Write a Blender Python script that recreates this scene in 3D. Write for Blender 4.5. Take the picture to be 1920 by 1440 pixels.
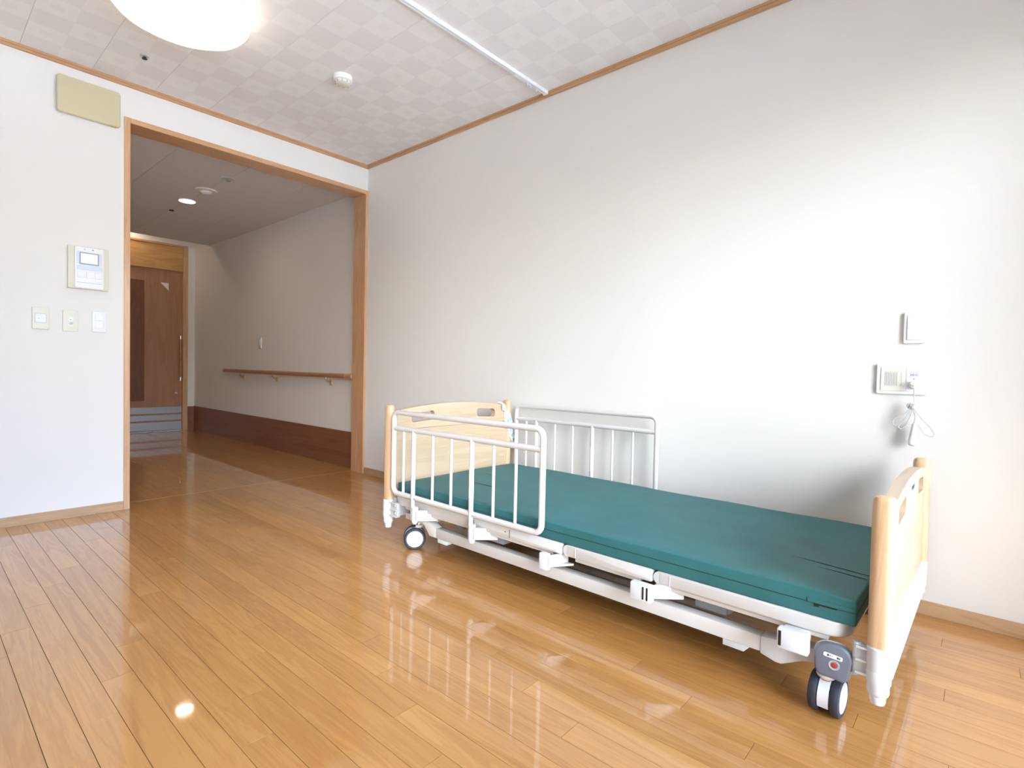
import bpy, bmesh, math, random
from mathutils import Vector, Matrix

random.seed(7)
for o in list(bpy.data.objects):
    bpy.data.objects.remove(o, do_unlink=True)
scene = bpy.context.scene
COL = scene.collection
PI = math.pi

# ------------------------------------------------------------------ camera
F, YAW, PITCH, ROLL = 1007.13, 2.290766, -0.0267775, 0.0214157
CAM = Vector((3.8425, -2.5402, 0.8869))
cd = Vector((math.cos(YAW) * math.cos(PITCH), math.sin(YAW) * math.cos(PITCH), math.sin(PITCH)))
cr = cd.cross(Vector((0, 0, 1))).normalized()
cu = cr.cross(cd)
c_, s_ = math.cos(ROLL), math.sin(ROLL)
R_ = c_ * cr + s_ * cu
U_ = -s_ * cr + c_ * cu
cam_data = bpy.data.cameras.new('camera')
cam = bpy.data.objects.new('camera', cam_data)
COL.objects.link(cam)
cam_data.sensor_fit = 'HORIZONTAL'
cam_data.sensor_width = 36.0
cam_data.lens = F / 1920 * 36.0
cam_data.clip_start = 0.02
M = Matrix((R_, U_, -cd)).transposed().to_4x4()
M.translation = CAM
cam.matrix_world = M
scene.camera = cam


def pix(px, py, ax, val):
    """photo pixel -> point on the plane (axis ax = val)"""
    v = cd + (px - 960) / F * R_ - (py - 720) / F * U_
    i = 'xyz'.index(ax)
    return CAM + v * ((val - CAM[i]) / v[i])


# ------------------------------------------------------------------ world, exposure
WIN_X = 4.60                       # inner face of the window wall
WY0, WY1, WZ0, WZ1 = -3.50, -0.34, 0.04, 2.28   # window opening
world = bpy.data.worlds.new('sky')
scene.world = world
world.use_nodes = True
wt = world.node_tree
bg = wt.nodes['Background']
sky = wt.nodes.new('ShaderNodeTexSky')
sky.sky_type = 'NISHITA'
sky.sun_disc = False
SUN_EL, SUN_AZ = math.radians(38), math.radians(147)
sky.sun_elevation = SUN_EL
sky.sun_rotation = SUN_AZ     # off to the camera's left, in front of the window
sky.dust_density = 6.0
sky.ozone_density = 1.0
wb_ = wt.nodes.new('ShaderNodeMix')      # white balance of the photograph
wb_.data_type = 'RGBA'
wb_.blend_type = 'MULTIPLY'
wb_.inputs[0].default_value = 1.0
wb_.inputs[7].default_value = (0.90, 1.04, 1.29, 1)
wt.links.new(sky.outputs[0], wb_.inputs[6])
wt.links.new(wb_.outputs[2], bg.inputs[0])
bg.inputs[1].default_value = 2.85
port = bpy.data.lights.new('window_portal', 'AREA')
port.shape = 'RECTANGLE'
port.size = WY1 - WY0
port.size_y = WZ1 - WZ0
port.cycles.is_portal = True
po = bpy.data.objects.new('window_portal', port)
COL.objects.link(po)
po.location = (WIN_X + 0.13, (WY0 + WY1) / 2, (WZ0 + WZ1) / 2)
po.rotation_euler = Vector((-1, 0, 0)).to_track_quat('-Z', 'Z').to_euler()

vs = scene.view_settings
vs.view_transform = 'Standard'
vs.look = 'None'
vs.gamma = 1.0
vs.use_curve_mapping = False
vs.exposure = 0.0


# ------------------------------------------------------------------ materials
def srgb(r, g, b):
    f = lambda c: (c / 255 / 12.92) if c / 255 <= 0.04045 else ((c / 255 + 0.055) / 1.055) ** 2.4
    return (f(r), f(g), f(b), 1)


def mat(name, col, rough=0.5, metal=0.0, coat=0.0, coat_rough=0.05, spec=0.5, emit=None, es=0.0):
    m = bpy.data.materials.new(name)
    m.use_nodes = True
    b = m.node_tree.nodes['Principled BSDF']
    b.inputs['Base Color'].default_value = col
    b.inputs['Roughness'].default_value = rough
    b.inputs['Metallic'].default_value = metal
    b.inputs['Coat Weight'].default_value = coat
    b.inputs['Coat Roughness'].default_value = coat_rough
    b.inputs['Specular IOR Level'].default_value = spec
    if emit:
        b.inputs['Emission Color'].default_value = emit
        b.inputs['Emission Strength'].default_value = es
    return m


class NT:
    def __init__(s, m):
        s.t = m.node_tree
        s.b = s.t.nodes['Principled BSDF']

    def n(s, typ, **kw):
        nd = s.t.nodes.new(typ)
        for k, v in kw.items():
            if k.startswith('i_'):
                nd.inputs[k[2:].replace('_', ' ')].default_value = v
            else:
                setattr(nd, k, v)
        return nd

    def l(s, a, b):
        s.t.links.new(a, b)

    def math(s, op, a, b=None, c=None):
        nd = s.t.nodes.new('ShaderNodeMath')
        nd.operation = op
        for i, v in enumerate((a, b, c)):
            if v is None:
                continue
            if hasattr(v, 'links'):
                s.l(v, nd.inputs[i])
            else:
                nd.inputs[i].default_value = v
        return nd.outputs[0]


def ramp(nt, fac, stops):
    r = nt.n('ShaderNodeValToRGB')
    els = r.color_ramp.elements
    while len(els) < len(stops):
        els.new(0.5)
    for e, (p, c) in zip(els, stops):
        e.position = p
        e.color = c
    nt.l(fac, r.inputs[0])
    return r.outputs[0]


def wood(name, c1, c2, rough=0.45, coat=0.0, coat_rough=0.06, axis=0, grain=26.0, var=None, bump=0.02, wave=0.0, coat_ior=1.5):
    """long-grained wood; grain runs along local axis; var = (dark, light) multiplier from the object's random number"""
    m = mat(name, c1, rough, coat=coat, coat_rough=coat_rough)
    nt = NT(m)
    tc = nt.n('ShaderNodeTexCoord')
    oi = nt.n('ShaderNodeObjectInfo')
    off = nt.n('ShaderNodeCombineXYZ')
    for i in range(3):
        nt.l(nt.math('MULTIPLY', oi.outputs['Random'], 37.0 + 21 * i), off.inputs[i])
    add = nt.n('ShaderNodeVectorMath', operation='ADD')
    nt.l(tc.outputs['Object'], add.inputs[0])
    nt.l(off.outputs[0], add.inputs[1])
    mp = nt.n('ShaderNodeMapping')
    sc = [grain] * 3
    sc[axis] = grain / 13
    mp.inputs['Scale'].default_value = sc
    nt.l(add.outputs[0], mp.inputs[0])
    n1 = nt.n('ShaderNodeTexNoise')
    n1.inputs['Scale'].default_value = 1.0
    n1.inputs['Detail'].default_value = 5
    n1.inputs['Roughness'].default_value = 0.6
    n1.inputs['Distortion'].default_value = 0.9
    nt.l(mp.outputs[0], n1.inputs[0])
    rings = nt.math('SINE', nt.math('MULTIPLY', n1.outputs[0], 34.0))
    rr = nt.math('MULTIPLY_ADD', rings, 0.16, n1.outputs[0])
    mp2 = nt.n('ShaderNodeMapping')
    s2 = [grain * 9] * 3
    s2[axis] = grain * 0.35
    mp2.inputs['Scale'].default_value = s2
    nt.l(add.outputs[0], mp2.inputs[0])
    n2 = nt.n('ShaderNodeTexNoise')
    n2.inputs['Scale'].default_value = 1.0
    n2.inputs['Detail'].default_value = 3
    nt.l(mp2.outputs[0], n2.inputs[0])
    fac = nt.math('ADD', nt.math('MULTIPLY', rr, 0.7), nt.math('MULTIPLY', n2.outputs[0], 0.3))
    col = ramp(nt, fac, [(0.28, c2), (0.62, c1)])
    if var:
        v = nt.n('ShaderNodeMapRange')
        v.inputs['To Min'].default_value = var[0]
        v.inputs['To Max'].default_value = var[1]
        nt.l(oi.outputs['Random'], v.inputs[0])
        mix = nt.n('ShaderNodeMix', data_type='RGBA', blend_type='MULTIPLY')
        mix.inputs[0].default_value = 1.0
        nt.l(col, mix.inputs[6])
        cc = nt.n('ShaderNodeCombineColor')
        nt.l(v.outputs[0], cc.inputs[0])
        nt.l(nt.math('POWER', v.outputs[0], 1.25), cc.inputs[1])
        nt.l(nt.math('POWER', v.outputs[0], 1.6), cc.inputs[2])
        nt.l(cc.outputs[0], mix.inputs[7])
        col = mix.outputs[2]
    nt.l(col, nt.b.inputs['Base Color'])
    nt.b.inputs['Coat IOR'].default_value = coat_ior
    bp = nt.n('ShaderNodeBump')
    bp.inputs['Strength'].default_value = bump
    bp.inputs['Distance'].default_value = 0.002
    nt.l(n2.outputs[0], bp.inputs['Height'])
    nt.l(bp.outputs[0], nt.b.inputs['Normal'])
    if wave:
        # the lacquer film is not perfectly flat
        geo = nt.n('ShaderNodeNewGeometry')
        n3 = nt.n('ShaderNodeTexNoise')
        n3.inputs['Scale'].default_value = 14.0
        n3.inputs['Detail'].default_value = 2
        nt.l(geo.outputs['Position'], n3.inputs[0])
        b2 = nt.n('ShaderNodeBump')
        b2.inputs['Strength'].default_value = wave
        b2.inputs['Distance'].default_value = 0.002
        nt.l(n3.outputs[0], b2.inputs['Height'])
        nt.l(b2.outputs[0], nt.b.inputs['Coat Normal'])
    return m


def noise_bump(m, scale, strength, dist=0.001, tint=0.0):
    nt = NT(m)
    geo = nt.n('ShaderNodeNewGeometry')
    n = nt.n('ShaderNodeTexNoise')
    n.inputs['Scale'].default_value = scale
    n.inputs['Detail'].default_value = 4
    nt.l(geo.outputs['Position'], n.inputs[0])
    b = nt.n('ShaderNodeBump')
    b.inputs['Strength'].default_value = strength
    b.inputs['Distance'].default_value = dist
    nt.l(n.outputs[0], b.inputs['Height'])
    nt.l(b.outputs[0], nt.b.inputs['Normal'])
    if tint:
        c = nt.b.inputs['Base Color'].default_value[:]
        col = ramp(nt, n.outputs[0], [(0.35, tuple(x * (1 - tint) for x in c[:3]) + (1,)), (0.65, c)])
        nt.l(col, nt.b.inputs['Base Color'])
    return m


WALL = noise_bump(mat('wallpaper', srgb(236, 232, 226), 0.85, spec=0.2), 420, 0.35, tint=0.03)
HALLWALL = noise_bump(mat('hall_wallpaper', srgb(234, 228, 220), 0.85, spec=0.2), 420, 0.35, tint=0.03)
FLOOR = wood('floor_board', srgb(198, 142, 78), srgb(180, 122, 60), 0.42, coat=1.0, coat_rough=0.045, grain=17,
             var=(0.90, 1.06), bump=0.012, wave=0.05, coat_ior=1.62)
HFLOOR = FLOOR
SUB = mat('floor_joint', srgb(104, 62, 30), 0.9)
TRIM = wood('trim_wood', srgb(198, 155, 112), srgb(180, 136, 94), 0.4, grain=18, coat=0.3, coat_rough=0.2)
TRIMY = wood('trim_wood_cross', srgb(198, 155, 112), srgb(180, 136, 94), 0.4, grain=18, axis=1, coat=0.3, coat_rough=0.2)
CASE = wood('casing_wood', srgb(212, 166, 124), srgb(194, 146, 104), 0.38, grain=14, axis=2, coat=0.4, coat_rough=0.12)
CASEY = wood('casing_wood_cross', srgb(212, 166, 124), srgb(194, 146, 104), 0.38, grain=14, axis=1, coat=0.4, coat_rough=0.12)
BASE = wood('baseboard_wood', srgb(196, 160, 122), srgb(180, 144, 106), 0.45, grain=14)
BASEY = wood('baseboard_wood_cross', srgb(196, 160, 122), srgb(180, 144, 106), 0.45, grain=14, axis=1)
BAND = wood('wainscot_wood', srgb(140, 88, 62), srgb(124, 74, 50), 0.5, grain=6)
DOORW = wood('door_wood', srgb(178, 128, 96), srgb(166, 116, 84), 0.42, grain=12, axis=2)
DOORD = wood('door_dark_wood', srgb(130, 78, 46), srgb(112, 64, 36), 0.4, grain=12, axis=2)
TRANS = wood('transom_wood', srgb(205, 158, 96), srgb(190, 140, 80), 0.42, grain=12, axis=1)
BIRCH = wood('beech_post', srgb(218, 184, 146), srgb(202, 162, 120), 0.36, grain=16, axis=2, coat=0.4, coat_rough=0.1)
BIRCHP = wood('beech_panel', srgb(205, 181, 150), srgb(192, 166, 134), 0.42, grain=11, axis=1, coat=0.2, coat_rough=0.2)
RAILW = wood('handrail_wood', srgb(176, 122, 84), srgb(156, 102, 66), 0.35, grain=14, coat=0.4)
RAILC = wood('handrail_cap_wood', srgb(206, 158, 112), srgb(190, 140, 96), 0.35, grain=14)
WHITE = mat('white_enamel', srgb(214, 211, 207), 0.32, coat=0.3, coat_rough=0.15)
RAILM = mat('rail_enamel', srgb(216, 211, 207), 0.3, coat=0.3, coat_rough=0.12)
PLASTIC = mat('white_plastic', srgb(222, 224, 227), 0.4)
PLATE = mat('wall_plate_white', srgb(240, 240, 240), 0.4)
GREYP = mat('pale_grey_plastic', srgb(196, 198, 198), 0.45)
CREAM = mat('cream_plastic', srgb(224, 218, 200), 0.5)
IVORY = mat('ivory_plastic', srgb(232, 228, 214), 0.45)
VENT = mat('vent_cover_cream', srgb(203, 191, 157), 0.5)
DGREY = mat('grey_plastic', srgb(108, 112, 124), 0.4)
TYRE = mat('dark_rubber', srgb(48, 51, 64), 0.5)
BLACK = mat('black_plastic', srgb(28, 27, 27), 0.5)
CHROME = mat('chrome', srgb(210, 210, 212), 0.22, metal=1.0)
ALU = noise_bump(mat('brushed_steel', srgb(176, 178, 184), 0.38, metal=0.7), 200, 0.1)
RED = mat('red_button', srgb(180, 52, 44), 0.4)
CYAN = mat('pale_blue_print', srgb(150, 192, 200), 0.5)
PRINT = mat('dark_print', srgb(70, 72, 78), 0.6)
BLUEP = mat('blue_print', srgb(120, 130, 190), 0.6)
MOTOR = mat('motor_housing', srgb(150, 152, 156), 0.5)
DARKM = mat('dark_underframe', srgb(58, 50, 46), 0.6)
BROWN = mat('red_brown', srgb(112, 50, 34), 0.5)
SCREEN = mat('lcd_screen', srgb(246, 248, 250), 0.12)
SCRF = mat('lcd_bezel', srgb(168, 170, 176), 0.35)
ICB = mat('pale_blue_panel', srgb(212, 220, 234), 0.4)
STICK = mat('white_sticker', srgb(240, 236, 224), 0.6)
LAMP = mat('lamp_diffuser', srgb(255, 250, 240), 0.4, emit=(1.0, 0.90, 0.74, 1), es=2.8)
DOWN = mat('downlight_lens', srgb(255, 250, 240), 0.4, emit=(1.0, 0.84, 0.66, 1), es=70.0)
ALUF = mat('window_aluminium', srgb(170, 172, 174), 0.4, metal=0.6)
CONC = mat('balcony_concrete', srgb(214, 212, 206), 0.8)
GROUND = mat('outside_ground', srgb(200, 198, 190), 0.9)
GLASS = bpy.data.materials.new('window_glass')
GLASS.use_nodes = True
_g = GLASS.node_tree
_g.nodes.remove(_g.nodes['Principled BSDF'])
_t = _g.nodes.new('ShaderNodeBsdfTransparent')
_gl = _g.nodes.new('ShaderNodeBsdfGlossy')
_gl.inputs['Roughness'].default_value = 0.02
_fr = _g.nodes.new('ShaderNodeFresnel')
_fr.inputs[0].default_value = 1.45
_mx = _g.nodes.new('ShaderNodeMixShader')
_t.inputs[0].default_value = (0.95, 0.97, 0.96, 1)
_g.links.new(_fr.outputs[0], _mx.inputs[0])
_g.links.new(_t.outputs[0], _mx.inputs[1])
_g.links.new(_gl.outputs[0], _mx.inputs[2])
_g.links.new(_mx.outputs[0], _g.nodes['Material Output'].inputs[0])


def mattress_mat():
    m = mat('green_vinyl', srgb(44, 98, 94), 0.55, spec=0.35)
    nt = NT(m)
    geo = nt.n('ShaderNodeNewGeometry')
    n = nt.n('ShaderNodeTexNoise')
    n.inputs['Scale'].default_value = 7
    n.inputs['Detail'].default_value = 3
    nt.l(geo.outputs['Position'], n.inputs[0])
    nt.l(ramp(nt, n.outputs[0], [(0.3, srgb(48, 104, 106)), (0.7, srgb(56, 114, 116))]), nt.b.inputs['Base Color'])
    n2 = nt.n('ShaderNodeTexNoise')
    n2.inputs['Scale'].default_value = 700
    nt.l(geo.outputs['Position'], n2.inputs[0])
    b = nt.n('ShaderNodeBump')
    b.inputs['Strength'].default_value = 0.15
    b.inputs['Distance'].default_value = 0.0005
    nt.l(n2.outputs[0], b.inputs['Height'])
    nt.l(b.outputs[0], nt.b.inputs['Normal'])
    return m


GREEN = mattress_mat()
GREEND = mat('green_seam_crease_shade', srgb(24, 62, 64), 0.5)  # dark green of the side seam, also the shade painted along the creases
CELL = 0.1515


def ceiling_mat():
    """off-white board with an embossed checker of squares, each light square with a small square in it"""
    m = mat('ceiling_board', srgb(226, 222, 216), 0.9, spec=0.15)
    nt = NT(m)
    geo = nt.n('ShaderNodeNewGeometry')
    sp = nt.n('ShaderNodeSeparateXYZ')
    nt.l(geo.outputs['Position'], sp.inputs[0])
    u = nt.math('DIVIDE', nt.math('ADD', sp.outputs[0], -0.015 + 40 * CELL), CELL)
    v = nt.math('DIVIDE', nt.math('ADD', sp.outputs[1], 40 * CELL), CELL)
    par = nt.math('MODULO', nt.math('ADD', nt.math('FLOOR', u), nt.math('FLOOR', v)), 2.0)
    fu = nt.math('ABSOLUTE', nt.math('SUBTRACT', nt.math('FRACT', u), 0.5))
    fv = nt.math('ABSOLUTE', nt.math('SUBTRACT', nt.math('FRACT', v), 0.5))
    mx = nt.math('MAXIMUM', fu, fv)
    inner = nt.math('LESS_THAN', mx, 0.17)
    ring = nt.math('MULTIPLY', par, nt.math('SUBTRACT', 1.0, nt.math('MULTIPLY', inner, 0.55)))
    # fine woven lines
    w = nt.math('SINE', nt.math('MULTIPLY', nt.math('ADD', sp.outputs[0], sp.outputs[1]), 900.0))
    h = nt.math('ADD', ring, nt.math('MULTIPLY', w, 0.06))
    n = nt.n('ShaderNodeTexNoise')
    n.inputs['Scale'].default_value = 160
    nt.l(geo.outputs['Position'], n.inputs[0])
    f = nt.math('ADD', nt.math('MULTIPLY', h, 0.8), nt.math('MULTIPLY', n.outputs[0], 0.2))
    nt.l(ramp(nt, f, [(0.05, srgb(237, 233, 230)), (0.95, srgb(242, 240, 236))]), nt.b.inputs['Base Color'])
    b = nt.n('ShaderNodeBump')
    b.inputs['Strength'].default_value = 0.12
    b.inputs['Distance'].default_value = 0.001
    nt.l(f, b.inputs['Height'])
    nt.l(b.outputs[0], nt.b.inputs['Normal'])
    return m


CEIL = ceiling_mat()
HCEIL = noise_bump(mat('hall_ceiling_board', srgb(222, 216, 210), 0.9, spec=0.15), 260, 0.3, tint=0.05)


# ------------------------------------------------------------------ mesh helpers
def setp(o, label=None, cat=None, group=None, kind=None):
    if label:
        o['label'] = label
    if cat:
        o['category'] = cat
    if group:
        o['group'] = group
    if kind:
        o['kind'] = kind
    return o


def empty(name, loc=(0, 0, 0), rz=0.0, parent=None):
    o = bpy.data.objects.new(name, None)
    o.empty_display_size = 0.05
    COL.objects.link(o)
    o.location = loc
    o.rotation_euler = (0, 0, rz)
    if parent:
        o.parent = parent
    return o


def link(name, me, m, parent=None, loc=(0, 0, 0)):
    o = bpy.data.objects.new(name, me)
    COL.objects.link(o)
    if m is not None and not me.materials:
        me.materials.append(m)
    o.location = loc
    if parent:
        o.parent = parent
    return o


class MB:
    """collects shapes and links them as ONE mesh object"""

    def __init__(s):
        s.bm = bmesh.new()

    def _merge(s, tmp, mx=None):
        if mx is not None:
            bmesh.ops.transform(tmp, matrix=mx, verts=tmp.verts)
        me = bpy.data.meshes.new('tmp')
        tmp.to_mesh(me)
        tmp.free()
        s.bm.from_mesh(me)
        bpy.data.meshes.remove(me)
        return s

    def box(s, x0, x1, y0, y1, z0, z1, bev=0.0, seg=2, mx=None):
        t = bmesh.new()
        bmesh.ops.create_cube(t, size=1)
        for v in t.verts:
            v.co = Vector(((x0 + x1) / 2 + v.co.x * (x1 - x0), (y0 + y1) / 2 + v.co.y * (y1 - y0), (z0 + z1) / 2 + v.co.z * (z1 - z0)))
        if bev:
            bmesh.ops.bevel(t, geom=t.edges[:], offset=bev, segments=seg, profile=0.5, affect='EDGES')
        return s._merge(t, mx)

    def prism(s, pts, h0, h1, axis='z', bev=0.0, seg=2, holes=(), mx=None):
        """polygon pts (a,b) extruded from h0 to h1 along axis; a,b = the other two axes in cyclic-free order xy / xz / yz"""
        t = bmesh.new()

        def P(a, b, h):
            return {'z': (a, b, h), 'y': (a, h, b), 'x': (h, a, b)}[axis]
        loops = [list(pts)] + [list(h) for h in holes]
        vs0 = []
        for lp in loops:
            vs = [t.verts.new(P(a, b, h0)) for a, b in lp]
            vs0.append(vs)
            for i in range(len(vs)):
                t.edges.new((vs[i], vs[(i + 1) % len(vs)]))
        if len(loops) == 1:
            t.faces.new(vs0[0])
        else:
            bmesh.ops.triangle_fill(t, use_beauty=True, use_dissolve=False, edges=t.edges[:])
        base = t.faces[:]
        ex = bmesh.ops.extrude_face_region(t, geom=base)
        d = Vector(P(0, 0, h1)) - Vector(P(0, 0, h0))
        for v in [g for g in ex['geom'] if isinstance(g, bmesh.types.BMVert)]:
            v.co += d
        bmesh.ops.recalc_face_normals(t, faces=t.faces[:])
        if bev:
            es = [e for e in t.edges if len(e.link_faces) == 2 and e.calc_face_angle(0) > 0.9]
            bmesh.ops.bevel(t, geom=es, offset=bev, segments=seg, profile=0.5, affect='EDGES', clamp_overlap=True)
        return s._merge(t, mx)

    def tube(s, path, r, seg=12, closed=False, cap=True, mx=None):
        t = bmesh.new()
        pts = [Vector(p) for p in path]
        n = len(pts)
        rs = r if isinstance(r, (list, tuple)) else [r] * n
        tang = []
        for i in range(n):
            if closed:
                d = pts[(i + 1) % n] - pts[i - 1]
            else:
                d = pts[min(i + 1, n - 1)] - pts[max(i - 1, 0)]
            tang.append(d.normalized())
        ref = Vector((0, 0, 1)) if abs(tang[0].z) < 0.9 else Vector((1, 0, 0))
        nv = tang[0].cross(ref).normalized()
        rings = []
        for i in range(n):
            nv = (nv - tang[i] * nv.dot(tang[i]))
            if nv.length < 1e-6:
                nv = tang[i].orthogonal()
            nv.normalize()
            b = tang[i].cross(nv)
            rings.append([t.verts.new(pts[i] + (nv * math.cos(2 * PI * k / seg) + b * math.sin(2 * PI * k / seg)) * rs[i]) for k in range(seg)])
        for i in range(n if closed else n - 1):
            A, B = rings[i], rings[(i + 1) % n]
            for k in range(seg):
                t.faces.new((A[k], A[(k + 1) % seg], B[(k + 1) % seg], B[k]))
        if cap and not closed:
            t.faces.new(rings[0][::-1])
            t.faces.new(rings[-1])
        bmesh.ops.recalc_face_normals(t, faces=t.faces[:])
        return s._merge(t, mx)

    def lathe(s, prof, seg=32, mx=None, arc=None):
        """profile (r,z) spun about z"""
        t = bmesh.new()
        a0, a1 = arc if arc else (0, 2 * PI)
        full = arc is None
        m = seg if full else seg + 1
        rings = []
        for r, z in prof:
            if r < 1e-6 and full:
                rings.append([t.verts.new((0, 0, z))])
            else:
                rings.append([t.verts.new((r * math.cos(a0 + (a1 - a0) * k / seg), r * math.sin(a0 + (a1 - a0) * k / seg), z)) for k in range(m)])
        for A, B in zip(rings, rings[1:]):
            for k in range(seg):
                k2 = (k + 1) % m if full else k + 1
                if len(A) == 1 and len(B) == 1:
                    continue
                if len(A) == 1:
                    t.faces.new((A[0], B[k2], B[k]))
                elif len(B) == 1:
                    t.faces.new((A[k], A[k2], B[0]))
                else:
                    t.faces.new((A[k], A[k2], B[k2], B[k]))
        bmesh.ops.recalc_face_normals(t, faces=t.faces[:])
        return s._merge(t, mx)

    def mesh(s, name, smooth=True):
        me = bpy.data.meshes.new(name)
        s.bm.to_mesh(me)
        s.bm.free()
        if smooth:
            for p in me.polygons:
                p.use_smooth = True
            me.set_sharp_from_angle(angle=math.radians(32))
        return me

    def obj(s, name, m, parent=None, loc=(0, 0, 0), smooth=True):
        """link at loc; the shapes were given in the parent's coordinates, so subtract loc"""
        if tuple(loc) != (0, 0, 0):
            bmesh.ops.translate(s.bm, verts=s.bm.verts, vec=-Vector(loc))
        return link(name, s.mesh(name, smooth), m, parent, loc)


def T(x, y, z):
    return Matrix.Translation((x, y, z))


def Rx(a):
    return Matrix.Rotation(a, 4, 'X')


def Ry(a):
    return Matrix.Rotation(a, 4, 'Y')


def Rz(a):
    return Matrix.Rotation(a, 4, 'Z')


def rrect(x0, x1, y0, y1, r, n=5):
    out = []
    for cx, cy, a0 in ((x1 - r, y1 - r, 0), (x0 + r, y1 - r, PI / 2), (x0 + r, y0 + r, PI), (x1 - r, y0 + r, 1.5 * PI)):
        for k in range(n + 1):
            a = a0 + PI / 2 * k / n
            out.append((cx + r * math.cos(a), cy + r * math.sin(a)))
    return out


def fillet(pts, r, n=6, closed=False):
    P = [Vector(p) for p in pts]
    out = []
    N = len(P)
    for i in range(N):
        if not closed and i in (0, N - 1):
            out.append(P[i])
            continue
        a, b, c = P[i - 1], P[i], P[(i + 1) % N]
        u = (a - b).normalized()
        v = (c - b).normalized()
        ang = u.angle(v)
        if ang > PI - 0.01:
            out.append(b)
            continue
        d = min(r / math.tan(ang / 2), (a - b).length * 0.49, (c - b).length * 0.49)
        rr = d * math.tan(ang / 2)
        cen = b + (u + v).normalized() * (rr / math.sin(ang / 2))
        p0 = b + u * d - cen
        p1 = b + v * d - cen
        tot = p0.angle(p1)
        for k in range(n + 1):
            t = k / n
            out.append(cen + (p0 * math.sin((1 - t) * tot) + p1 * math.sin(t * tot)) / math.sin(tot))
    return out


def smoothpath(pts, n=8):
    """Catmull-Rom through pts"""
    P = [Vector(p) for p in pts]
    P = [P[0] * 2 - P[1]] + P + [P[-1] * 2 - P[-2]]
    out = []
    for i in range(1, len(P) - 2):
        for k in range(n):
            t = k / n
            a, b, c, d = P[i - 1], P[i], P[i + 1], P[i + 2]
            out.append(0.5 * ((2 * b) + (c - a) * t + (2 * a - 5 * b + 4 * c - d) * t * t + (3 * b - a - 3 * c + d) * t ** 3))
    out.append(P[-2])
    return out


# ------------------------------------------------------------------ the room shell
ROOM_Y = -3.65           # face of the wall opposite the bed
ZC = 2.525               # ceiling
JD = 0.165               # depth of the opening's reveal
HX = -4.045              # face of the end wall of the hall
HY = 0.044               # face of the hall's right wall
HYL = -1.80
HZ = 2.36                # hall ceiling
STEP = -3.52             # the hall ceiling steps up beyond this


def struct(o, label, cat):
    return setp(o, label, cat, kind='structure')


def plank_mesh(name, L, W, h=0.008, c=0.0002):
    """one board: chamfered top; origin in the middle of its top"""
    x, y = L / 2, W / 2
    V = [(-x, -y, -h), (x, -y, -h), (x, y, -h), (-x, y, -h), (-x, -y, -c), (x, -y, -c), (x, y, -c), (-x, y, -c),
         (-x + c, -y + c, 0), (x - c, -y + c, 0), (x - c, y - c, 0), (-x + c, y - c, 0)]
    Fc = [(8, 9, 10, 11)]
    for i in range(4):
        j = (i + 1) % 4
        Fc += [(i, j, 4 + j, 4 + i), (4 + i, 4 + j, 8 + j, 8 + i)]
    me = bpy.data.meshes.new(name)
    me.from_pydata(V, [], Fc)
    return me


PW, PLN, GAP, EGAP = 0.0765, 0.92, 0.0013, 0.0011
_pcache = {}


def lay_planks(parent, x0, x1, ya, yb, m, fr=12, fx=2.704):
    """rows along x, stair-stepped end joints"""
    r = int(math.floor(-yb / PW))
    while True:
        yt = min(-(r - 0.5) * PW, yb)
        ybm = max(-(r + 0.5) * PW, ya)
        if -(r - 0.5) * PW <= ya:
            break
        if yt - ybm > 0.004:
            j = fx + 0.1885 * (r - fr)
            j -= math.ceil((j - x0) / PLN) * PLN
            while j < x1:
                a, b = max(j, x0), min(j + PLN, x1)
                if b - a > 0.01:
                    L, W = round(b - a - EGAP, 4), round(yt - ybm - GAP, 4)
                    if (L, W) not in _pcache:
                        _pcache[(L, W)] = plank_mesh('plank', L, W)
                    link('plank', _pcache[(L, W)], m, parent, ((a + b) / 2, (yt + ybm) / 2, 0))
                j += PLN
        r += 1


fl = MB().box(-JD, WIN_X, ROOM_Y, 0.0, -0.12, -0.006).obj('floor', SUB)
struct(fl, 'glossy honey-coloured wooden plank floor of the room', 'floor')
lay_planks(fl, -JD, WIN_X, ROOM_Y, 0.0, FLOOR)
hf = MB().box(HX, -JD - 0.006, HYL, HY, -0.12, -0.006).obj('floor_hall', SUB)
struct(hf, 'dim wooden plank floor of the hall beyond the opening', 'floor')
lay_planks(hf, HX, -JD - 0.006, HYL, HY, HFLOOR, fr=5, fx=-0.62)
th = MB().box(-JD - 0.006, -JD, -1.632, -0.022, -0.02, 0.0006).obj('trim_4', RAILC)
struct(th, 'thin pale wooden threshold strip between room floor and hall floor', 'threshold')

# walls
wr = MB().box(-JD, WIN_X, 0.0, 0.14, -0.12, ZC + 0.1).obj('wall_right', WALL)
struct(wr, 'white papered wall behind the bed', 'wall')
wb = MB()
wb.box(-JD, 0, ROOM_Y, -1.663, -0.12, ZC + 0.1)
wb.box(-JD, 0, -1.663, 0, 2.325, ZC + 0.1)
wb = wb.obj('wall_back', WALL)
struct(wb, 'white papered wall with the wide framed opening to the hall', 'wall')
wl = MB().box(-JD, WIN_X + 0.12, ROOM_Y - 0.14, ROOM_Y, -0.12, ZC + 0.1).obj('wall_left', WALL)
struct(wl, 'white papered wall opposite the bed', 'wall')
ww = MB()
ww.box(WIN_X, WIN_X + 0.12, WY1, 0.14, -0.12, ZC + 0.1)
ww.box(WIN_X, WIN_X + 0.12, ROOM_Y, WY0, -0.12, ZC + 0.1)
ww.box(WIN_X, WIN_X + 0.12, WY0, WY1, WZ1, ZC + 0.1)
ww.box(WIN_X, WIN_X + 0.12, WY0, WY1, -0.12, WZ0)
ww = ww.obj('wall_window', WALL)
struct(ww, 'white wall with the tall sliding window beside the foot of the bed', 'wall')

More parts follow.
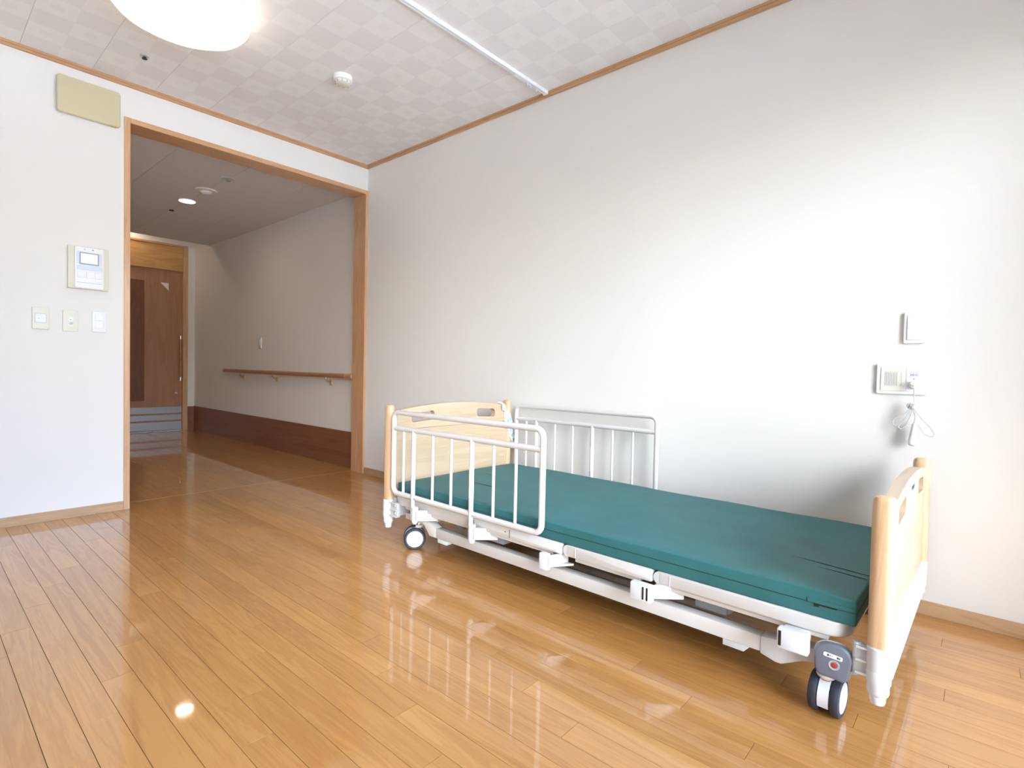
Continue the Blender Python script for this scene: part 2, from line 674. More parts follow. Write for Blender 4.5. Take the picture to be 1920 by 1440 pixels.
wh = MB().box(HX - 0.1, -JD, HY, HY + 0.12, -0.12, 2.9).obj('wall_hall_right', HALLWALL)
struct(wh, 'cream papered hall wall carrying the wooden handrail', 'wall')
wh = MB().box(HX - 0.1, -JD, HYL - 0.12, HYL, -0.12, 2.9).obj('wall_hall_left', HALLWALL)
struct(wh, 'cream papered hall wall opposite the handrail', 'wall')
DY0, DY1, DZ1 = -1.25, -0.095, 2.067       # door leaf
FY1, FZ1 = -0.040, 2.405                   # outside of the door frame
wh = MB()
wh.box(HX - 0.12, HX, FY1, HY, -0.12, 2.9)
wh.box(HX - 0.12, HX, HYL, DY0 - 0.055, -0.12, 2.9)
wh.box(HX - 0.12, HX, DY0 - 0.055, FY1, FZ1, 2.9)
wh = wh.obj('wall_hall_end', HALLWALL)
struct(wh, 'narrow cream wall around the sliding door at the hall end', 'wall')

# ceilings
ce = MB().box(-JD, WIN_X, ROOM_Y, 0.0, ZC + 0.006, ZC + 0.1).obj('ceiling', SUB)
struct(ce, 'off-white ceiling of embossed checker boards', 'ceiling')
cbm = plank_mesh('ceiling_board', WIN_X - 0.001, 0.303 - 0.0008, h=0.007, c=0.0012)
k = 0
while -0.303 * (k + 1) > ROOM_Y - 0.3:
    y1 = -0.303 * k
    y0 = max(y1 - 0.303, ROOM_Y)
    if y1 - y0 > 0.02:
        me = cbm if y1 - y0 > 0.302 else plank_mesh('ceiling_board', WIN_X - 0.001, y1 - y0, h=0.007, c=0.0012)
        b = link('ceiling_board', me, CEIL, ce, (WIN_X / 2, (y0 + y1) / 2, ZC))
        b.rotation_euler = (PI, 0, 0)
    k += 1
hc = MB().box(STEP, -JD, HYL, HY, HZ + 0.008, HZ + 0.12).obj('ceiling_hall', HCEIL)
struct(hc, 'greyish hall ceiling of plain long boards', 'ceiling')
ys = [HY, -0.33, -0.80, -1.27, HYL]
for y1, y0 in zip(ys, ys[1:]):
    me = plank_mesh('ceiling_board', -JD - STEP, y1 - y0 - 0.001, h=0.009, c=0.0018)
    b = link('ceiling_board', me, HCEIL, hc, ((STEP - JD) / 2, (y0 + y1) / 2, HZ))
    b.rotation_euler = (PI, 0, 0)
hc2 = MB()
hc2.box(HX, STEP, HYL, HY, 2.62, 2.72)
hc2.box(STEP, STEP + 0.02, HYL, HY, HZ + 0.12, 2.72)
hc2 = hc2.obj('ceiling_entrance', HALLWALL)
struct(hc2, 'raised cream ceiling above the hall door', 'ceiling')

# crown trims, baseboards
t = MB()
t.box(0.0, WIN_X, -0.016, 0, 2.50, ZC)
t.box(0.0, WIN_X, -0.022, 0, 2.513, ZC)
struct(t.obj('trim_1', TRIM), 'slim wooden crown moulding above the bed wall', 'trim')
t = MB()
t.box(0, 0.016, ROOM_Y, -0.0, 2.50, ZC)
t.box(0, 0.022, ROOM_Y, -0.0, 2.513, ZC)
struct(t.obj('trim_2', TRIMY), 'slim wooden crown moulding above the wide opening', 'trim')
t = MB()
t.box(0.0, WIN_X, ROOM_Y, ROOM_Y + 0.02, 2.50, ZC)
struct(t.obj('trim_5', TRIM), 'slim wooden crown moulding on the wall opposite the bed', 'trim')


def baseboard(name, m, axis, a0, a1, face, s, label):
    t = MB()
    for d, z0, z1, bv in ((0.009, 0.0, 0.040, 0.001), (0.0065, 0.039, 0.052, 0.0015)):
        lo, hi = (face, face + s * d) if s > 0 else (face + s * d, face)
        if axis == 'x':
            t.box(a0, a1, lo, hi, z0, z1, bv, 1)
        else:
            t.box(lo, hi, a0, a1, z0, z1, bv, 1)
    return struct(t.obj(name, m), label, 'baseboard')


baseboard('baseboard_right', BASE, 'x', 0.004, WIN_X, 0, -1, 'light wooden baseboard along the wall behind the bed')
baseboard('baseboard_back', BASEY, 'y', ROOM_Y, -1.664, 0, 1, 'light wooden baseboard under the wall switches')
baseboard('baseboard_left', BASE, 'x', 0.0, WIN_X, ROOM_Y, 1, 'light wooden baseboard on the wall opposite the bed')
t = MB().box(HX, -JD - 0.001, HY - 0.008, HY, 0.0, 0.315, 0.001, 1).obj('baseboard_hall_right', BAND)
struct(t, 'tall reddish-brown wooden skirting below the hall handrail', 'baseboard')
t = MB().box(HX, HX + 0.008, FY1, HY - 0.008, 0.0, 0.31, 0.001, 1).obj('baseboard_hall_end', BAND)
struct(t, 'short brown wooden skirting beside the hall door frame', 'baseboard')

# casing of the wide opening
cs = struct(empty('trim_3', (0, -0.8, 0)), 'wooden casing around the wide opening to the hall', 'door frame')
MB().box(-JD, 0.006, -0.022 + 0.8, -0.0005 + 0.8, 0.0, 2.324, 0.0015, 1).obj('jamb', CASE, cs)
MB().box(-JD, 0.006, -1.663 + 0.8, -1.632 + 0.8, 0.0, 2.324, 0.0015, 1).obj('jamb', CASE, cs)
MB().box(-JD, 0.006, -1.632 + 0.8, -0.022 + 0.8, 2.293, 2.324, 0.0015, 1).obj('head_jamb', CASEY, cs)

# ------------------------------------------------------------------ window behind the camera
wn = struct(empty('window_1', (WIN_X + 0.04, (WY0 + WY1) / 2, WZ0)), 'tall aluminium sliding window lighting the room', 'window')
cyw = (WY0 + WY1) / 2


def wbox(name, x0, x1, y0, y1, z0, z1, m, par=wn, bev=0.002):
    return MB().box(x0 - 0.1, x1 - 0.1, y0 - cyw, y1 - cyw, z0 - WZ0, z1 - WZ0, bev, 1).obj(name, m, par)


wbox('window_frame', 0.06, 0.14, WY0, WY0 + 0.035, WZ0, WZ1, ALUF)
wbox('window_frame', 0.06, 0.14, WY1 - 0.035, WY1, WZ0, WZ1, ALUF)
wbox('window_frame', 0.06, 0.14, WY0 + 0.035, WY1 - 0.035, WZ1 - 0.035, WZ1, ALUF)
wbox('window_frame', 0.06, 0.14, WY0 + 0.035, WY1 - 0.035, WZ0, WZ0 + 0.03, ALUF)
for (a, b, xo) in ((WY0 + 0.035, cyw + 0.025, 0.075), (cyw - 0.025, WY1 - 0.035, 0.105)):
    sash = empty('sash', (0, 0, 0), parent=wn)
    for y0, y1, z0, z1 in ((a, a + 0.04, WZ0 + 0.03, WZ1 - 0.035), (b - 0.04, b, WZ0 + 0.03, WZ1 - 0.035),
                           (a + 0.04, b - 0.04, WZ0 + 0.03, WZ0 + 0.09), (a + 0.04, b - 0.04, WZ1 - 0.08, WZ1 - 0.035)):
        wbox('sash_bar', xo, xo + 0.025, y0, y1, z0, z1, ALUF, sash)
    wbox('pane', xo + 0.010, xo + 0.014, a + 0.04, b - 0.04, WZ0 + 0.09, WZ1 - 0.08, GLASS, sash, bev=0)
bal = MB().box(WIN_X + 0.12, WIN_X + 1.6, -6, 2.5, -0.22, -0.06).obj('balcony_slab', CONC)
struct(bal, 'pale concrete balcony slab outside the window', 'balcony')
gr = MB().box(WIN_X + 1.6, 120, -110, 110, -3.6, -3.4).obj('ground_outside', GROUND)
struct(gr, 'grey ground outside below the balcony', 'ground')

# ------------------------------------------------------------------ hall door
dr = struct(empty('door_1', (HX, (DY0 + DY1) / 2, 0)), 'brown wooden sliding door with steel kick plate at hall end', 'door')
dyc = (DY0 + DY1) / 2


def dbox(name, x0, x1, y0, y1, z0, z1, m, par=dr, bev=0.0015):
    return MB().box(x0, x1, y0 - dyc, y1 - dyc, z0, z1, bev, 1).obj(name, m, par)


fr = dbox('frame_post', -0.12, 0.012, DY1, FY1, 0, FZ1, CASE)
dbox('frame_post', -0.12, 0.012, DY0 - 0.055, DY0, 0, FZ1, CASE)
dbox('frame_head', -0.12, 0.012, DY0, DY1, FZ1 - 0.025, FZ1, CASEY)
dbox('transom_panel', -0.06, -0.004, DY0, DY1, DZ1, FZ1 - 0.025, TRANS)
lf = dbox('door_leaf', -0.07, -0.03, DY0, DY1, 0.008, DZ1, DOORW)
dbox('vision_panel', -0.032, -0.027, DY0 + 0.25, -0.517, 0.394, 1.905, DOORD, lf)
kp = dbox('kick_plate', -0.034, -0.026, DY0, DY1 - 0.004, 0.015, 0.311, ALU, lf)
for z in (0.118, 0.208):
    dbox('plate_strip', -0.030, -0.022, DY0, DY1 - 0.004, z, z + 0.022, DOORW, lf)
hb = empty('door_handle', (0, 0, 0), parent=dr)
yh = -0.128 - dyc
MB().tube([(0.02, yh, 0.70), (0.02, yh, 1.19)], 0.013, 14).obj('grip', RAILW, hb)
for z0, z1, zm in ((0.648, 0.70, 0.665), (1.19, 1.235, 1.22)):
    MB().tube([(0.02, yh, z0), (0.02, yh, z1)], 0.0145, 14).tube([(-0.03, yh, zm), (0.02, yh, zm)], 0.009, 10).obj('handle_end', CHROME, hb)
MB().lathe([(0, 0.014), (0.018, 0.012), (0.022, 0.0)], 20, mx=T(-0.03, -0.165 - dyc, 0.488) @ Ry(PI / 2)).obj('lock_cylinder', CHROME, dr)
MB().prism([(-0.346 - dyc, 1.902), (-0.252 - dyc, 1.902), (-0.252 - dyc, 1.808)], -0.0305, -0.029, 'x').obj('pale_triangle', STICK, dr)  # pale triangle high on the door leaf

# ------------------------------------------------------------------ hall handrail
hr = setp(empty('handrail', (-1.5, HY, 0.8)), 'brown wooden handrail on metal brackets along the hall wall', 'handrail')
yr = -0.055
MB().tube([(-1.375, yr, 0.005), (1.235, yr, 0.0)], 0.0205, 16).obj('rail', RAILW, hr)
MB().tube([(-1.375, yr, 0.005), (-1.395, yr, 0.005), (-1.41, yr + 0.008, 0.005), (-1.415, -0.004, 0.005)], [0.0206, 0.0206, 0.019, 0.018], 16).obj('end_return', RAILW, hr)
MB().tube([(1.22, yr, 0.0), (1.326, yr, 0.0)], 0.0225, 16).obj('end_cap', RAILC, hr)
for x in (-2.46, -1.66, -0.60):
    xl = x + 1.5
    bk = MB().tube(smoothpath([(xl, yr, -0.015), (xl, yr, -0.035), (xl, yr + 0.02, -0.052), (xl, -0.008, -0.062)]), 0.0065, 10).obj('bracket', CHROME, hr)
    MB().box(xl - 0.016, xl + 0.016, -0.012, 0.0, -0.09, -0.04, 0.003).obj('bracket_plate', RAILC, bk)
s = setp(empty('hall_switch', (-2.06, HY, 1.117)), 'small white switch plate on the hall wall above the handrail', 'switch')
MB().box(-0.035, 0.035, -0.012, 0, -0.06, 0.06, 0.005).obj('cover_plate', PLASTIC, s)
MB().box(-0.018, 0.018, -0.016, -0.011, -0.035, 0.035, 0.002).obj('rocker', PLASTIC, s)

# ------------------------------------------------------------------ ceiling fittings


def downlight(loc, label):
    d = setp(empty('downlight', loc), label, 'downlight')
    MB().lathe([(0.0, -0.004), (0.064, -0.004), (0.064, -0.001)], 32).obj('lens', DOWN, d)
    MB().lathe([(0.0641, 0.0), (0.0641, -0.006), (0.073, -0.005), (0.076, 0.0)], 32).obj('trim_ring', PLATE, d)
    return d


downlight((-1.66, -0.805, HZ - 0.0002), 'lit round downlight in the hall ceiling between detector and door')
downlight((-3.86, -0.80, 2.6198), 'lit warm downlight hidden in the raised ceiling above the door')
d = setp(empty('smoke_detector', (-1.20, -0.805, HZ)), 'flat flush smoke detector in the hall ceiling beside the downlight', 'detector')
MB().lathe([(0.088, 0.0), (0.085, -0.008), (0.05, -0.014), (0.048, -0.014)], 32).obj('base', CREAM, d)
MB().lathe([(0.0, -0.030), (0.03, -0.028), (0.044, -0.02), (0.048, -0.010)], 32).obj('chamber', PLATE, d)
d = setp(empty('sprinkler', (-0.735, -0.805, HZ)), 'flat round sprinkler in the hall ceiling near the opening', 'sprinkler')
MB().lathe([(0.05, 0.0), (0.048, -0.004), (0.02, -0.006), (0.0, -0.006)], 28).obj('escutcheon', GREYP, d)
MB().lathe([(0.012, -0.006), (0.012, -0.018), (0.018, -0.02), (0.0, -0.022)], 16).obj('head', CHROME, d)
d = setp(empty('ceiling_sensor', (-2.12, -0.795, HZ)), 'tiny dark ceiling sensor in the hall beyond the downlight', 'sensor')
MB().lathe([(0.022, 0.0), (0.02, -0.006), (0.0, -0.01)], 20).obj('dome', DARKM, d)

d = setp(empty('ceiling_lamp', (1.10, -1.70, ZC)), 'large glowing round ceiling lamp in the room', 'ceiling lamp')
MB().lathe([(0.0, -0.012), (0.25, -0.012), (0.25, -0.001)], 48).obj('base_plate', PLATE, d)
MB().lathe([(0.256, -0.020), (0.270, -0.030), (0.275, -0.055), (0.271, -0.080), (0.256, -0.097), (0.246, -0.102)], 64).obj('diffuser_rim', LAMP, d)
MB().lathe([(0.244, -0.101), (0.22, -0.109), (0.15, -0.115), (0.07, -0.118), (0.0, -0.119)], 64).obj('diffuser', LAMP, d)
MB().lathe([(0.246, -0.1005), (0.2465, -0.1025), (0.2438, -0.1025), (0.2435, -0.1)], 64).obj('seam_ring', CREAM, d)
MB().lathe([(0.25, -0.001), (0.258, -0.004), (0.260, -0.018), (0.254, -0.02)], 64).obj('mounting_ring', PLATE, d)

d = setp(empty('smoke_detector', (1.058, -0.874, ZC)), 'white domed smoke detector on the checkered ceiling', 'detector')
MB().lathe([(0.052, 0.0), (0.053, -0.022), (0.050, -0.027), (0.046, -0.028)], 36).obj('base', PLATE, d)
MB().lathe([(0.045, -0.024), (0.045, -0.033), (0.040, -0.040), (0.030, -0.044), (0.0, -0.044)], 36).obj('chamber', IVORY, d)
for k in range(10):
    a = 2 * PI * k / 10
    MB().box(0.030, 0.0452, -0.002, 0.002, -0.0405, -0.030, mx=Rz(a)).obj('vent_slot', SCRF, d)
d = setp(empty('sprinkler', (0.41, -1.666, ZC)), 'small dark pin sprinkler beside the round ceiling lamp', 'sprinkler')
MB().lathe([(0.022, 0.0), (0.021, -0.005), (0.010, -0.007), (0.0, -0.007)], 24).obj('escutcheon', GREYP, d)
MB().lathe([(0.008, -0.006), (0.008, -0.014), (0.013, -0.016), (0.011, -0.019), (0.0, -0.019)], 16).obj('head', DARKM, d)

cr_ = setp(empty('curtain_rail', (1.853, 0, ZC)), 'white curtain rail running across the ceiling to the bed wall', 'curtain rail')
MB().prism([(-0.015, 0.0), (-0.015, -0.012), (-0.012, -0.017), (-0.004, -0.017), (-0.004, -0.006), (0.004, -0.006), (0.004, -0.017), (0.012, -0.017), (0.015, -0.012), (0.015, 0.0)],
           ROOM_Y + 0.03, -0.024, 'y').obj('track', PLATE, cr_)
MB().box(-0.016, 0.016, -0.034, -0.022, -0.02, 0, 0.002).obj('end_cap', PLATE, cr_)
MB().box(-0.0165, 0.0165, -0.30, -0.185, -0.0185, -0.0005, 0.002).obj('joint_cover', PLATE, cr_)
for y in (-0.19, -0.165, -0.115):
    g = MB().box(-0.0035, 0.0035, y - 0.005, y + 0.005, -0.024, -0.008, 0.001, 1)
    g.tube([(0, y + 0.005 * math.cos(a), -0.029 + 0.006 * math.sin(a)) for a in [2 * PI * i / 12 for i in range(12)]], 0.0013, 6, closed=True)
    g.obj('runner', PLATE, cr_)

# ------------------------------------------------------------------ fittings on the back wall (face x = 0)


def bwbox(name, par, d0, d1, y0, y1, z0, z1, m, bev=0.002, seg=2):
    """box in the fitting's coordinates; d = distance from the wall"""
    return MB().box(d0, d1, y0, y1, z0, z1, bev, seg).obj(name, m, par)


v = setp(empty('vent_cover', (0, -1.8305, 2.2355)), 'cream rectangular vent cover high on the wall by the opening', 'vent cover')
MB().prism(rrect(-0.1425, 0.1425, 0, 0.2, 0.016), 0.018, 0.040, 'x', 0.006, 3).obj('front_cover', VENT, v)
MB().prism(rrect(-0.137, 0.137, 0.005, 0.195, 0.012), 0.0, 0.019, 'x').obj('back_frame', CREAM, v)

i = setp(empty('intercom', (0, -1.832, 1.289)), 'white and cream wall intercom with a small screen', 'intercom')
MB().prism(rrect(-0.092, 0.092, 0, 0.237, 0.004), 0, 0.022, 'x', 0.002).obj('housing', CREAM, i)
fp = MB().prism(rrect(-0.064, 0.066, 0.004, 0.233, 0.004), 0.02, 0.030, 'x', 0.002).obj('front_panel', PLATE, i)
sf = bwbox('screen_surround', i, 0.029, 0.0315, -0.056, 0.058, 0.140, 0.205, ICB, 0.001, 1)
bz = bwbox('screen_bezel', i, 0.031, 0.0335, -0.044, 0.044, 0.136, 0.203, SCRF, 0.001, 1)
bwbox('screen', i, 0.0325, 0.0342, -0.038, 0.038, 0.143, 0.197, SCREEN, 0.0005, 1)  # white reflection in the screen painted as its base colour
bwbox('button_strip', i, 0.029, 0.0312, -0.056, 0.060, 0.106, 0.130, ICB, 0.001, 1)
for y0, y1 in ((-0.052, -0.018), (-0.012, 0.022), (0.026, 0.060)):
    bwbox('button', i, 0.029, 0.0322, y0, y1, 0.062, 0.098, PLATE, 0.002)
bwbox('talk_lamp', i, 0.029, 0.0315, 0.030, 0.060, 0.045, 0.056, SCREEN, 0.001, 1)
bwbox('slot', i, 0.029, 0.0305, -0.056, 0.060, 0.034, 0.0355, SCRF, 0)
bwbox('indicator', i, 0.029, 0.031, 0.012, 0.022, 0.218, 0.224, SCRF, 0.001, 1)
bwbox('indicator', i, 0.029, 0.031, -0.024, -0.016, 0.219, 0.223, SCRF, 0.001, 1)

w = setp(empty('wall_switch', (0, -2.0375, 1.051)), 'cream wall plate with a single square push button', 'switch')
MB().prism(rrect(-0.0355, 0.0355, 0, 0.118, 0.004), 0, 0.011, 'x', 0.004, 3).obj('cover_plate', IVORY, w)
bwbox('button_gap', w, 0.0095, 0.0113, -0.024, 0.024, 0.034, 0.084, SCRF, 0.0005, 1)
bwbox('push_button', w, 0.010, 0.0135, -0.0225, 0.0225, 0.0355, 0.0825, PLATE, 0.0015)
bwbox('indicator', w, 0.013, 0.0142, -0.010, -0.006, 0.056, 0.060, SCRF, 0)

w = setp(empty('wall_socket', (0, -1.9105, 1.048)), 'cream wall plate with sloping edges and a round knob', 'socket')
MB().prism(rrect(-0.0335, 0.0335, 0, 0.116, 0.003), 0, 0.006, 'x', 0.002).obj('cover_plate', CREAM, w)
t = MB()
t.bm.verts.ensure_lookup_table()
vs_ = [(-0.0325, 0.001, 0.006), (0.0325, 0.001, 0.006), (0.0325, 0.115, 0.006), (-0.0325, 0.115, 0.006),
       (-0.014, 0.022, 0.013), (0.014, 0.022, 0.013), (0.014, 0.094, 0.013), (-0.014, 0.094, 0.013)]
bv = [t.bm.verts.new((z, x, y)) for x, y, z in vs_]
for f in ((4, 5, 6, 7), (0, 1, 5, 4), (1, 2, 6, 5), (2, 3, 7, 6), (3, 0, 4, 7)):
    t.bm.faces.new([bv[q] for q in f])
bmesh.ops.recalc_face_normals(t.bm, faces=t.bm.faces[:])
t.obj('raised_frame', IVORY, w)
bwbox('insert', w, 0.012, 0.0145, -0.011, 0.011, 0.028, 0.080, PLATE, 0.001, 1)
MB().lathe([(0.009, 0.0), (0.009, 0.006), (0.0065, 0.008), (0.0, 0.008)], 24, mx=T(0.0145, 0.001, 0.044) @ Ry(PI / 2)).obj('knob', CREAM, w)
MB().lathe([(0.0035, 0.0), (0.003, 0.001), (0.0, 0.001)], 12, mx=T(0.0225, 0.001, 0.044) @ Ry(PI / 2)).obj('knob_recess', SCRF, w)
bwbox('mark', w, 0.0143, 0.0149, -0.004, 0.003, 0.062, 0.066, SCRF, 0)

w = setp(empty('wall_switch', (0, -1.7815, 1.05)), 'white wall plate with two stacked rocker switches by the opening', 'switch')
MB().prism(rrect(-0.0335, 0.0335, 0, 0.12, 0.006), 0, 0.010, 'x', 0.004, 3).obj('cover_plate', PLATE, w)
for z0, z1 in ((0.022, 0.064), (0.0655, 0.102)):
    bwbox('rocker', w, 0.009, 0.0135, -0.018, 0.018, z0, z1, SCREEN, 0.002)
bwbox('side_button', w, 0.009, 0.0125, 0.0195, 0.0275, 0.022, 0.064, PLATE, 0.001, 1)

# ------------------------------------------------------------------ fittings on the bed wall (face y = 0)
w = setp(empty('wall_switch', (3.6405, 0, 1.018)), 'white wall plate with one tall rocker above the nurse call unit', 'switch')
MB().prism(rrect(-0.035, 0.035, 0, 0.118, 0.006), -0.010, 0.0, 'y', 0.004, 3).obj('cover_plate', PLATE, w)
MB().box(-0.0235, 0.0235, -0.0112, -0.009, 0.013, 0.107, 0.0005, 1).obj('rocker_gap', GREYP, w)
MB().box(-0.0225, 0.0225, -0.0135, -0.009, 0.014, 0.106, 0.002).obj('rocker', SCREEN, w)

NX0, NX1, NZ0, NZ1 = 3.526, 3.688, 0.824, 0.940
n = setp(empty('nurse_call_unit', ((NX0 + NX1) / 2, 0, NZ0)), 'white nurse call wall unit with a slotted speaker grille', 'call unit')
hw = (NX1 - NX0) / 2
hh = NZ1 - NZ0
MB().prism(rrect(-hw, hw, 0, hh, 0.006), -0.010, 0.0, 'y', 0.003, 3).obj('cover_plate', PLATE, n)
MB().box(-0.066, 0.012, -0.0125, -0.009, 0.012, 0.104, 0.001, 1).obj('speaker_panel', IVORY, n)
for k in range(8):
    x = -0.053 + k * 0.0052
    MB().box(x, x + 0.0021, -0.0131, -0.012, 0.033, 0.085, 0).obj('speaker_slot', SCRF, n)
MB().box(-0.002, 0.0, -0.0131, -0.012, 0.033, 0.085, 0).obj('volume_slot', GREYP, n)
MB().box(-0.0028, 0.0008, -0.015, -0.012, 0.033, 0.040, 0.0005, 1).obj('volume_slider', GREYP, n)
MB().box(0.014, 0.066, -0.0125, -0.009, 0.012, 0.104, 0.001, 1).obj('socket_panel', PLATE, n)
lb = MB()
lb.tube([(0.024, -0.0128, 0.068), (0.052, -0.0128, 0.068), (0.052, -0.0128, 0.082), (0.024, -0.0128, 0.082)], 0.0005, 4, closed=True)
for x in (0.027, 0.031, 0.035, 0.040, 0.045):
    lb.box(x, x + 0.0025, -0.0131, -0.0122, 0.072, 0.078)
lb.obj('printed_label', BLUEP, n)
MB().lathe([(0.003, 0.0), (0.003, 0.001), (0, 0.001)], 12, mx=T(0.038, -0.0125, 0.060) @ Rx(PI / 2)).obj('indicator_lamp', SCRF, n)
MB().lathe([(0.014, 0.0), (0.014, 0.006), (0.011, 0.009), (0.0, 0.009)], 28, mx=T(0.038, -0.0125, 0.036) @ Rx(PI / 2)).obj('reset_button', IVORY, n)

c = setp(empty('call_handset', (3.628, -0.03, 0.60)), 'white pear-shaped call handset hanging on a looped cord', 'handset')


def cw(px, py, d=0.03):
    return pix(px, py, 'y', -d) - Vector((3.628, -0.03, 0.60))


p0 = cw(1713, 719, 0.02)
MB().lathe([(0.0, 0.030), (0.007, 0.030), (0.009, 0.024), (0.0085, 0.0), (0.0, 0.0)], 20, mx=T(*(cw(1713, 719, 0.0095))) @ Rx(PI / 2)).obj('plug', IVORY, c)
cord = MB()
cord.tube(smoothpath([cw(1713, 719, 0.038), cw(1713.5, 728, 0.040), cw(1713.5, 745, 0.032), cw(1713, 757), cw(1708, 762, 0.034), cw(1702, 770, 0.04)]), 0.0016, 8)
cord.tube(smoothpath([cw(1709, 762), cw(1696, 775), cw(1680, 783), cw(1674, 792), cw(1679, 799), cw(1688, 797), cw(1700, 783), cw(1709, 764)]), 0.0016, 8)
cord.tube(smoothpath([cw(1708, 763, .034), cw(1700, 780, .036), cw(1685, 798, .036), cw(1690, 804, .036), cw(1699, 797, .036), cw(1706, 782, .034), cw(1711, 766, .034)]), 0.0016, 8)
cord.tube(smoothpath([cw(1712, 764), cw(1728, 785), cw(1744, 802), cw(1751, 814), cw(1745, 819), cw(1733, 813), cw(1722, 797), cw(1716, 780), cw(1712, 766)]), 0.0016, 8)
cord.tube(smoothpath([cw(1708, 760, .036), cw(1715, 768, .04), cw(1716, 780, .036), cw(1716.5, 788, .034)]), 0.0016, 8)
cord.obj('cord', GREYP, c)
kn = MB()
for a, px in ((0.0, 1707), (0.6, 1710)):
    q = cw(px, 761, 0.033)
    kn.tube([q + Vector((0.009 * math.cos(t_), 0.006 * math.sin(t_ * 2 + a), 0.010 * math.sin(t_))) for t_ in [2 * PI * i_ / 20 for i_ in range(20)]], 0.003, 8, closed=True)
kn.obj('cord_tie', GREYP, c)
hp = cw(1716.5, 787, 0.032)
hq = cw(1710, 836, 0.032)
ax = (hq - hp)
Lh = ax.length
mxh = T(*hp) @ ax.to_track_quat('Z', 'Y').to_matrix().to_4x4()
hd = MB().lathe([(0.0, -0.004), (0.0035, -0.003), (0.0045, 0.012), (0.0085, 0.016), (0.0105, 0.03), (0.0145, Lh * 0.8)], 24, mx=mxh).obj('grip', PLATE, c)
MB().lathe([(0.0146, Lh * 0.80), (0.0150, Lh * 0.83), (0.0148, Lh * 0.93), (0.010, Lh * 0.985), (0, Lh * 0.985)], 24, mx=mxh).obj('cap', PLATE, c)
MB().lathe([(0.0085, Lh * 0.98), (0.008, Lh), (0, Lh * 1.005)], 20, mx=mxh).obj('call_button', mat('green_button', srgb(150, 200, 180), 0.4), c)

# ------------------------------------------------------------------ the bed
BED = Vector((2.66, -0.521, 0.0))
BROT = math.radians(-0.8)
bed = setp(empty('care_bed', BED, BROT), 'white-framed electric care bed with pale wooden headboard and footboard', 'bed')


def bedworld(v):
    return BED + Rz(BROT).to_3x3() @ Vector(v)


